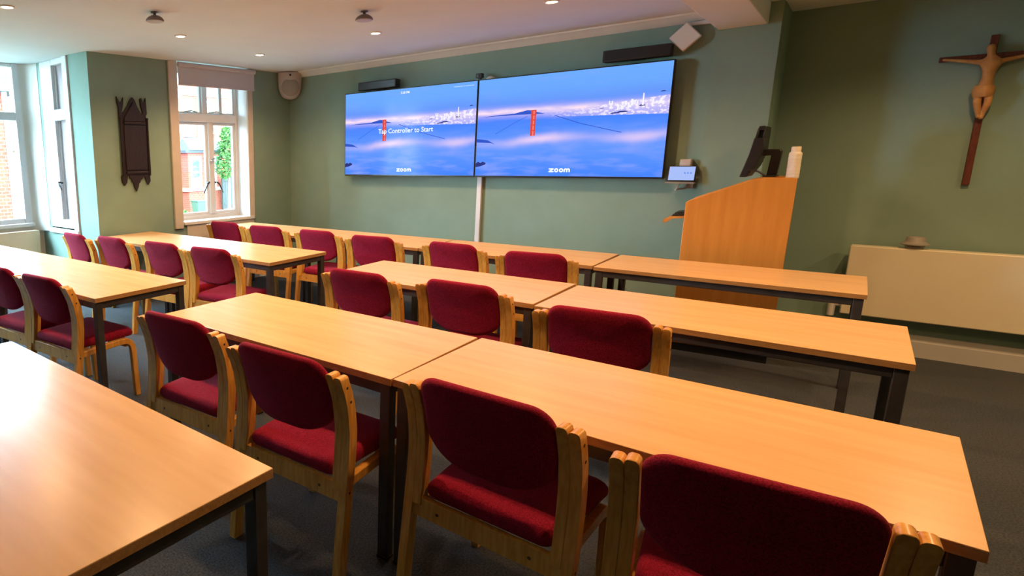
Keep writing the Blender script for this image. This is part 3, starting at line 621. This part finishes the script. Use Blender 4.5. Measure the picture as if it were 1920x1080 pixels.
# ------------------------------------------------------------------ tables
TT = 0.73
def make_table(L_, D_, label, loc, rz):
    t = thing('classroom_table', label, 'table', (loc[0], loc[1], 0), rz, 'beech topped classroom tables')
    L0 = 0.0015; L1 = L_ - 0.0015
    k = MB(); k.box((L0, 0, TT - .004), (L1, D_, TT)); k.build('tabletop', M['top'], t, 0.0012, seg=1)
    k = MB(); k.box((L0, 0, TT - .026), (L1, D_, TT - .004)); k.build('edge_band', M['edge'], t)
    a = 0.012; b = 0.042
    k = MB()
    k.box((a + b, a + .004, TT - .07), (L_ - a - b, a + .029, TT - .026)); k.box((a + b, D_ - a - .029, TT - .07), (L_ - a - b, D_ - a - .004, TT - .026))
    k.box((a + .004, a + b, TT - .07), (a + .029, D_ - a - b, TT - .026)); k.box((L_ - a - .029, a + b, TT - .07), (L_ - a - .004, D_ - a - b, TT - .026))
    k.build('frame', M['steel'], t, 0.003)
    for lx in (a, L_ - a - b):
        for ly in (a, D_ - a - b):
            k = MB(); k.box((lx, ly, .006), (lx + b, ly + b, TT - .026)); lg = k.build('leg', M['steel'], t, 0.003)
            k = MB(); k.box((lx - .002, ly - .002, 0), (lx + b + .002, ly + b + .002, .012)); k.build('foot_cap', M['black'], lg, 0.002)
    return t
TL, TD = 1.3764, 0.6643
R = math.radians
make_table(TL, TD, 'beech table at the right end of the front row, nearest two foreground chairs', (-1.0767, -4.0498), R(-.75))
make_table(TL, TD, 'beech table at the left end of the front row with white window glare', (-2.455, -4.0619), R(.2))
make_table(TL, TD, 'beech table at the right end of the middle row, below the lectern', (-1.1223, -2.6767), R(.13))
make_table(TL, TD, 'beech table at the left end of the middle row, facing the left display', (-2.5135, -2.6608), R(.6))
make_table(TL, TD, 'beech table at the right end of the far row, beside the radiator', (-1.2511, -1.3047), R(.2))
make_table(TL, TD, 'beech table in the far row directly under the displays', (-2.6405, -1.2950), R(1.0))
make_table(1.296, TD, 'beech table in the far row under the corner speaker', (-3.95, -1.3135), R(1.0))
make_table(1.62, TD, 'large beech table cut off by the lower left corner', (-2.575, -5.429), R(-.3))
make_table(TL, TD, 'beech table in the left block in front of two dark chairs', (-4.4111, -4.1593), R(2.2))
make_table(TL, TD, 'pale beech table at the left edge below the bay window', (-5.79, -4.213), R(2.2))
make_table(1.307, 0.685, 'far left beech table reaching toward the tall window and middle chairs', (-4.42, -2.657), R(1.5))
make_table(1.15, 0.685, 'far left beech table standing against the green pier', (-5.572, -2.687), R(1.5))
make_table(1.425, TD, 'beech table in the far corner below the tall window, mostly hidden by chairs', (-5.38, -1.337), R(1.0))

# ------------------------------------------------------------------ chairs
def smooth_path(pts, n=4):
    out = []
    P_ = [Vector(p) for p in pts]
    for i in range(len(P_) - 1):
        p0 = P_[max(i - 1, 0)]; p1 = P_[i]; p2 = P_[i + 1]; p3 = P_[min(i + 2, len(P_) - 1)]
        for j in range(n):
            t_ = j / n; out.append(0.5 * ((2 * p1) + (p2 - p0) * t_ + (2 * p0 - 5 * p1 + 4 * p2 - p3) * t_ ** 2 + (3 * p1 - p0 - 3 * p2 + p3) * t_ ** 3))
    out.append(P_[-1]); return out
PROF = [(0.0, 0.0), (.022, .2), (.048, .40), (.062, .52), (.064, .60), (.048, .70), (.018, .775), (.004, .80)]   # rear face (y, z)
def prof_y(z):
    for (a, za), (b, zb) in zip(PROF, PROF[1:]):
        if z <= zb: return a + (b - a) * (z - za) / (zb - za)
    return PROF[-1][0] - (z - .80) * .2
def lath(x0, x1, z0, z1, dep):
    zs = [z0 + (z1 - z0) * i / 16 for i in range(17)]
    rings = []
    for z in zs:
        y0 = prof_y(z); rings.append([(x0, y0, z), (x1, y0, z), (x1, y0 + dep, z), (x0, y0 + dep, z)])
    k = MB(); xm = (x0 + x1) / 2; hw = (x1 - x0) / 2
    for f, dz in ((.9, .005), (.65, .009), (.3, .011)):
        y0 = prof_y(z1); rings.append([(xm - hw * f, y0 - dz * .1, z1 + dz), (xm + hw * f, y0 - dz * .1, z1 + dz), (xm + hw * f, y0 + dep, z1 + dz), (xm - hw * f, y0 + dep, z1 + dz)])
    k.rings(rings); return k
def rounded(hw0, hw1, v0, v1, r0, r1, n=7):
    """outline (x, v): bottom half-width hw0 with corner radius r0 (rx, rv), top hw1 with r1"""
    pts = []
    def arc(cx, cv, rx, rv, a0, a1):
        for i in range(n + 1):
            a = a0 + (a1 - a0) * i / n; pts.append((cx + rx * math.cos(a), cv + rv * math.sin(a)))
    arc(-hw0 + r0[0], v0 + r0[1], r0[0], r0[1], -PI, -PI / 2); arc(hw0 - r0[0], v0 + r0[1], r0[0], r0[1], -PI / 2, 0)
    arc(hw1 - r1[0], v1 - r1[1], r1[0], r1[1], 0, PI / 2); arc(-hw1 + r1[0], v1 - r1[1], r1[0], r1[1], PI / 2, PI)
    return pts
def pad(outline, th, fn, crown=.006, rows=4):
    """a cushion: outline in (x, v), thickness th, fn(x, v, t) -> point"""
    k = MB(); n = len(outline); cx = sum(p[0] for p in outline) / n; cv = sum(p[1] for p in outline) / n
    mnx = max(abs(p[0] - cx) for p in outline); mnv = max(abs(p[1] - cv) for p in outline)
    def ring(ins, t_, f=1.0):
        return [fn(cx + (p[0] - cx) * (1 - ins / mnx) * f, cv + (p[1] - cv) * (1 - ins / mnv) * f, t_) for p in outline]
    e = th * .5; rr = []
    FS = (.06, .25, .45, .65, .85)
    seq = [(e, -th / 2 - crown * (1 - f ** 2), f) for f in FS]
    a_ = [(e * (1 - math.sin(q)), -e * math.cos(q), 1.0) for q in [PI * i / 8 for i in range(9)]]
    full = seq + a_ + [(e, th / 2 + crown * (1 - f ** 2), f) for f in FS[::-1]]
    k.rings([ring(*q) for q in full]); return k
def make_chair():
    t = thing('wooden_chair', 'x', 'chair')
    # seat
    out = rounded(.205, .228, .058, .50, (.03, .03), (.05, .05))
    def fs(x, v, q):
        z = .431 + q - .010 * (1 - (x / .23) ** 2) * math.sin(PI * min(max((v - .06) / .44, 0), 1))
        z -= .02 * max(0, (v - .42) / .08) ** 2 - .012 * max(0, (.16 - v) / .1) ** 1.0 * 0
        return (x, v, z + .012 * (v - .25))
    pad(out, .066, fs, .010).build('seat', M['fabric'], t, smooth=60)
    # backrest
    out = rounded(.205, .206, .560, .838, (.15, .085), (.062, .058), 9)
    out = [(x, v + (.010 * (1 - (x / .21) ** 2) if v > .7 else -.014 * (1 - (x / .21) ** 2))) for x, v in out]
    def fb(x, v, q):
        yb = prof_y(min(v, .80)) + .020 - max(0, v - .80) * .35
        return (x, yb - .022 * (1 - (x / .21) ** 2) - q, v)
    pad(out, .044, fb, .006).build('backrest', M['fabric'], t, smooth=60)
    for s_ in (-1, 1):
        a, b = sorted((s_ * .2400, s_ * .271)); k = lath(a, b, 0.0, .785, .044)
        for z in (.37, .70, .755):
            k.lathe([(.0055, 0), (.005, .0012)], seg=10, mi=1, Mx=Matrix.Translation((s_ * .271, prof_y(z) + .022, z)) @ Matrix.Rotation(s_ * PI / 2, 4, 'Y'))
        k.build('rear_leg', [M['oak'], M['screw']], t, 0.004)
        a, b = sorted((s_ * .2085, s_ * .2395)); lath(a, b, .375, .792, .046).build('back_upright', M['oak'], t, 0.004)
        # bent side rail running into the front leg
        path = smooth_path([(0, .085, .372), (0, .25, .380), (0, .38, .383), (0, .43, .376), (0, .462, .345), (0, .472, .29), (0, .478, .15), (0, .486, 0.0)], 4)
        rings = []
        for i, p in enumerate(path):
            tg = (path[min(i + 1, len(path) - 1)] - path[max(i - 1, 0)]).normalized(); nn = Vector((0, -tg.z, tg.y)) * .0185
            if i == len(path) - 1: nn = Vector((0, .0185, 0))
            x0, x1 = s_ * .209, s_ * .2390
            rings.append([Vector((x0, p.y, p.z)) - nn, Vector((x1, p.y, p.z)) - nn, Vector((x1, p.y, p.z)) + nn, Vector((x0, p.y, p.z)) + nn])
        k = MB(); k.rings(rings); k.build('front_leg', M['oak'], t, 0.004)
    k = MB(); k.box((-.2400, .052, .330), (.2400, .074, .398))
    for xx in (-.15, .15): k.lathe([(.006, 0), (.005, .0012)], seg=10, mi=1, Mx=Matrix.Translation((xx, .052, .362)) @ Matrix.Rotation(PI / 2, 4, 'X'))
    k.build('rear_rail', [M['oak'], M['screw']], t, 0.004)
    k = MB(); k.box((-.209, .425, .335), (.209, .447, .392)); k.build('front_rail', M['oak'], t, 0.004)
    return t
chairs = [
 (-2.037, -4.295, 3.5, 'crimson chair at the left end of the front row, nearest the cut-off corner table'),
 (-1.372, -4.334, 2.3, 'crimson chair in the front row left of the table seam, brightly lit red seat'),
 (-0.677, -4.219, -1.8, 'crimson chair in the front row just right of the table seam'),
 (-0.049, -4.277, 4.0, 'largest crimson chair, nearest the camera at bottom right, its seat out of frame'),
 (-2.063, -2.956, 2.2, 'crimson chair at the left end of the middle row of tables'),
 (-1.446, -2.872, 0.9, 'middle one of the three crimson chairs in the middle row'),
 (-0.722, -3.032, 4.5, 'rightmost of the three crimson chairs in the middle row, broad dark back'),
 (-4.888, -1.556, 6.0, 'pink-lit chair directly below the tall window, first in the far row'),
 (-4.232, -1.582, 7.0, 'second chair from the window in the far row'),
 (-3.590, -1.547, 3.0, 'third chair from the window in the far row, behind a table corner'),
 (-2.936, -1.579, 7.0, 'fourth chair from the window in the far row, below the left display'),
 (-2.204, -1.554, -2.0, 'fifth chair from the window in the far row, left of the white trunking'),
 (-1.535, -1.634, 7.0, 'last chair of the far row, nearest the lectern'),
 (-5.235, -3.10, -2.0, 'pink-lit chair beside the bay, leftmost of the four at the pier tables'),
 (-4.70, -3.03, 3.0, 'second of the four chairs at the pier tables, counting from the bay'),
 (-4.065, -2.95, 5.0, 'third of the four chairs at the pier tables, purple back'),
 (-3.495, -2.90, 8.0, 'last of the four chairs at the pier tables, with dark maroon back'),
 (-3.96, -4.30, 6.0, 'chair cut off by the left edge of the picture behind another dark chair'),
 (-3.40, -4.262, 5.0, 'dark maroon chair at the left, its seat lit red beside a table leg'),
]
proto = make_chair()
for i, (x, y_, a, lab) in enumerate(chairs):
    c = proto if i == 0 else copy_tree(proto)
    c.location = (x, y_, 0); c.rotation_euler = (0, 0, R(a)); c['label'] = lab; c['category'] = 'chair'; c['group'] = 'crimson padded wooden chairs'

# ------------------------------------------------------------------ ceiling fittings
def downlight(x, y_, label, on=True):
    t = thing('downlight', label, 'downlight', (x, y_, CZ), group='recessed ceiling downlights')
    k = MB(); k.lathe([(.052, 0.0005), (.052, -.006), (.044, -.010), (.036, -.006), (.036, 0.0005)], seg=24); k.build('ring', M['chrome'], t)
    k = MB(); k.lathe([(.035, -.002), (.034, -.007), (.02, -.010)], seg=20); k.build('bulb', M['lamp'], t)
    ld = bpy.data.lights.new('downlight_beam', 'SPOT'); ld.energy = LAMP_W; ld.color = LAMP_COL; ld.spot_size = R(150); ld.spot_blend = 0.6; ld.shadow_soft_size = 0.04
    lo = bpy.data.objects.new('downlight_beam', ld); COL.objects.link(lo); lo.parent = t; lo.location = (0, 0, -.03)
DL = [(-4.42, -2.37, 'lit ceiling downlight in line with the plaque, near the left ceiling sensor'),
      (-4.646, -1.19, 'lit ceiling downlight nearest the tall window blind'),
      (-3.189, -1.20, 'lit ceiling downlight beside the right ceiling sensor'),
      (-1.715, -1.16, 'lit ceiling downlight half cut off by the top edge near the beam'),
      (-4.41, -3.86, 'lit ceiling downlight at the top left corner of the picture')]
for x, y_, lab in DL: downlight(x, y_, lab)
for x, y_ in ((-2.95, -2.9), (-1.7, -2.75), (-2.95, -3.9), (-1.6, -3.9), (-0.15, -3.8), (0.45, -2.4), (0.55, -0.75), (1.9, -0.9), (1.7, -2.4)):  # lamps out of view; right-hand ones added to brighten the recessed wall
    downlight(x, y_, 'unseen recessed downlight above the picture frame')
def sensor(x, y_, label):
    t = thing('ceiling_sensor', label, 'ceiling sensor', (x, y_, CZ), group='grey ceiling sensors on short stems')
    k = MB(); k.lathe([(.028, 0), (.028, -.006), (.010, -.010), (.010, -.022), (.016, -.026)], seg=20); k.build('stem', M['smoke'], t)
    k = MB(); k.lathe([(.014, -.022), (.030, -.026), (.052, -.038), (.064, -.052), (.066, -.060), (.062, -.064)], seg=28); k.build('dome', M['smoke'], t)
    k = MB(); k.lathe([(.060, -.0635), (.058, -.067), (.03, -.070)], seg=28); k.build('face', M['paleface'], t)
sensor(-3.86, -3.02, 'mauve grey ceiling sensor on a short stem at the left')
sensor(-2.795, -1.905, 'mauve grey ceiling sensor on a short stem above the left display')

# ------------------------------------------------------------------ outside
gz = -1.9
k = MB(); k.box((-60, -40, gz - .1), (-7.4, 45, gz)); struct('ground_outside', k, M['ground'], 'pale street and forecourt outside the windows', cat='ground')
def FX(y15, z15, dx=0.0):
    f = 2 * (30.12 - dx) / 30.12
    return (-5.75 + (y15 + 5.75) * f, 1.494 + (z15 - 1.494) * f)
HX = -30.09
h = thing('brick_house', 'red brick house with bay seen through the tall window', 'house', (HX, 18, gz))
iv = Matrix.Translation(-h.location)
def hb(name, y0, z0, y1, z1, x0, x1, m, par=h, bev=0.0):
    k = MB(); (a, b), (c, d) = FX(y0, z0, x1), FX(y1, z1, x1); k.box((HX + x0, a, b), (HX + x1, c, d), 0, iv); return k.build(name, m, par, bev)
hb('wall', 3.2, -.22, 8.6, 5.2, -4, 0, M['brick'])
hb('stone_band', 3.2, 1.98, 8.6, 2.1, 0, .05, M['stone']); hb('stone_band', 3.2, 3.42, 8.6, 3.6, 0, .06, M['stone']); hb('stone_pilaster', 5.38, -.2, 5.62, 3.6, 0, .1, M['stone']); hb('stone_pilaster', 6.22, 2.1, 6.36, 3.4, 0, .07, M['stone'])
hb('plinth', 3.2, -.25, 7.0, .16, 0, .3, M['stone'])
for y0, y1, z0, z1 in ((5.66, 6.05, 2.2, 3.28), (6.55, 6.9, 2.3, 3.3), (7.3, 7.6, 2.3, 3.2), (4.4, 4.8, 2.2, 3.2)):
    wo = hb('window', y0, z0, y1, z1, .0, .07, M['trim']); hb('pane', y0 + .07, z0 + .08, y1 - .07, (z0 + z1) / 2 - .03, .05, .08, M['extglass'], wo); hb('pane', y0 + .07, (z0 + z1) / 2 + .03, y1 - .07, z1 - .08, .05, .08, M['extglass'], wo)
# projecting bay
by = hb('bay', 5.76, -.22, 7.08, 1.78, 0, 1.2, M['brick'])
hb('bay_sill', 5.70, .54, 7.12, .64, .1, 1.3, M['stone'], h); hb('bay_fascia', 5.70, 1.72, 7.14, 1.80, .1, 1.32, M['slate'], h)
for y0, y1 in ((5.86, 6.28), (6.42, 6.88)):
    wo = hb('window', y0, .64, y1, 1.60, 1.15, 1.25, M['trim']); hb('pane', y0 + .08, .72, y1 - .08, 1.10, 1.2, 1.27, M['extglass'], wo); hb('pane', y0 + .08, 1.15, y1 - .08, 1.52, 1.2, 1.27, M['extglass'], wo)
(a, b), (c, d) = FX(5.66, 1.80, 1.2), FX(7.16, 2.2, .6)
k = MB(); k.add([(HX, a, b), (HX + 1.4, a + .25, b), (HX + 1.4, c - .25, b), (HX, c, b), (HX, a + .7, d), (HX, c - .7, d)], [(0, 1, 4), (1, 2, 5, 4), (2, 3, 5), (0, 4, 5, 3), (0, 3, 2, 1)], 0, iv); k.build('bay_roof', M['slate'], h)
k = MB(); (a, b), (c, d) = FX(3.0, 5.2), FX(8.8, 6.4); k.prism([(-4.3, b), (.3, b), (-2, d)], a, c, lambda q, e: (HX + q[0], e, q[1]), 0, iv); k.build('roof', M['slate'], h)
# gate, bin, tree, shrubs
(a, b), (c, d) = FX(7.12, -.08, 1.6), FX(7.75, .98, 1.6)
t = thing('garden_gate', 'dark grey board gate right of the brick bay outside', 'gate', (HX + 1.6, (a + c) / 2, b)); iv2 = Matrix.Translation(-t.location)
k = MB(); n_ = 7
for i in range(n_): k.box((HX + 1.6, a + (c - a) * i / n_ + .01, b), (HX + 1.65, a + (c - a) * (i + 1) / n_, d), 0, iv2)
k.build('boards', M['gate'], t)
k = MB()
for z in (b + .25, d - .3): k.box((HX + 1.65, a, z), (HX + 1.7, c, z + .12), 0, iv2)
k.build('rails', M['gate'], t)
k = MB()
for yy in (a - .08, c): k.box((HX + 1.58, yy, gz), (HX + 1.7, yy + .1, d + .1), 0, iv2)
k.build('posts', M['gate'], t)
(a, b), (c, d) = FX(5.95, -.2, 2.4), FX(6.30, .26, 2.4)
t = thing('wheelie_bin', 'green bin standing in front of the brick bay outside', 'bin', (HX + 2.4, (a + c) / 2, gz))
hh_ = d - gz
k = MB(); k.rings([[(-.22, -.25, 0.1), (.22, -.25, .1), (.22, .25, .1), (-.22, .25, .1)], [(-.32, -.34, hh_ - .08), (.32, -.34, hh_ - .08), (.32, .34, hh_ - .08), (-.32, .34, hh_ - .08)]]); k.build('bin_body', M['binm'], t, 0.02)
k = MB(); k.box((-.35, -.37, hh_ - .08), (.35, .37, hh_)); k.build('lid', M['binm'], t, 0.02)
for yy in (-.22, .22):
    k = MB(); k.lathe([(.1, -.03), (.1, .03)], seg=14, Mx=Matrix.Translation((-.22, yy, .1)) @ Matrix.Rotation(PI / 2, 4, 'X')); k.build('wheel', M['black'], t)
def leafy(name, label, cat, base, h_trunk, blobs, n_leaf, size, seed):
    t = thing(name, label, cat, base); rr = random.Random(seed)
    k = MB(); k.tube([(0, 0, 0), (.03, .02, h_trunk * .5), (0, .05, h_trunk)], [.10 if h_trunk > 1 else .03, .08 if h_trunk > 1 else .02, .04 if h_trunk > 1 else .012], 8); k.build('trunk', M['bark'], t)
    k = MB()
    for i in range(n_leaf):
        (cx, cy, cz, rx, rz_) = rr.choice(blobs)
        v = Vector((rr.gauss(0, 1), rr.gauss(0, 1), rr.gauss(0, 1))).normalized() * rr.uniform(.45, 1) ** .5
        p = Vector((cx + v.x * rx, cy + v.y * rx, cz + v.z * rz_)); a = Vector((rr.uniform(-1, 1), rr.uniform(-1, 1), rr.uniform(-.6, .6))).normalized(); b = a.orthogonal().normalized(); s_ = size * rr.uniform(.6, 1.3)
        k.add([p - a * s_, p - b * s_ * .5, p + a * s_, p + b * s_ * .5], [(0, 1, 2, 3)])
    k.build('foliage', M['leaf'], t, smooth=0)
(a, b) = FX(7.38, 1.7, 2.6)
leafy('garden_tree', 'bright green leafy tree right of the brick bay outside', 'tree', (HX + 2.6, a, gz), b - gz, [(0, 0, b - gz, .75, 1.0), (0, -.3, b - gz - .7, .6, .8), (0, .4, b - gz + .3, .6, .8), (0, .1, b - gz + 1.0, .5, .6)], 1500, .13, 3)
(a, b) = FX(5.55, .0, 3)
leafy('garden_shrub', 'small green shrub at the foot of the brick house', 'shrub', (HX + 3, a, gz), .3, [(0, 0, .35, .35, .3)], 260, .09, 5)
# house beyond the bay window
HX2 = -20.0
def GX(y10, z10): return (-5.75 + (y10 + 5.75) * 2.0, 1.494 + (z10 - 1.494) * 2.0)
h2 = thing('brick_house', 'orange brick house with slate eaves seen through the bay window', 'house', (HX2, 0, gz)); iv = Matrix.Translation(-h2.location)
(ye, ze) = GX(-1.62, 2.60)
k = MB(); k.box((HX2 - 7, -14, gz), (HX2, ye, ze), 0, iv); k.build('wall', M['brick2'], h2)
k = MB(); k.prism([(ye + .55, ze - .02), (ye + .3, ze + .35), (-6, ze + 2.6), (-14.5, ze + .3), (-14.5, ze - .02)], HX2 - 7.4, HX2 + .45, lambda q, d: (d, q[0], q[1]), 0, iv); k.build('roof', M['slate'], h2)
k = MB(); k.box((HX2, ye - .18, gz), (HX2 + .12, ye - .06, ze), 0, iv); k.build('downpipe', M['trim'], h2)
k = MB(); k.box((HX2, ye - 1.1, .0), (HX2 + .05, ye - .7, .35), 0, iv); k.build('wall_sign', M['whitep'], h2)
wy = ye - 3.2
k = MB(); k.box((HX2 - .02, wy - 1.2, .2), (HX2 + .05, wy, 2.3), 0, iv); wo = k.build('window', M['trim'], h2)
k = MB(); k.box((HX2 + .04, wy - 1.1, .3), (HX2 + .07, wy - .1, 2.2), 0, iv); k.build('pane', M['extglass'], wo)
leafy('garden_shrub', 'green bush against the orange brick house outside the bay window', 'shrub', (HX2 + 2.2, ye - .55, gz), .5, [(0, 0, .9, .75, .7), (0, .9, .7, .6, .6), (0, -1.0, .7, .7, .6)], 700, .12, 9)
t = thing('far_house', 'distant grey roofed house beyond the orange brick house', 'house', (-46, 14, gz))
k = MB(); k.box((-4, -6, 0), (4, 6, 4.2)); k.build('wall', M['stone'], t)
k = MB(); k.prism([(-4.4, 4.2), (4.4, 4.2), (0, 6.5)], -6.3, 6.3, lambda q, d: (q[0], d, q[1])); k.build('roof', M['slate'], t)
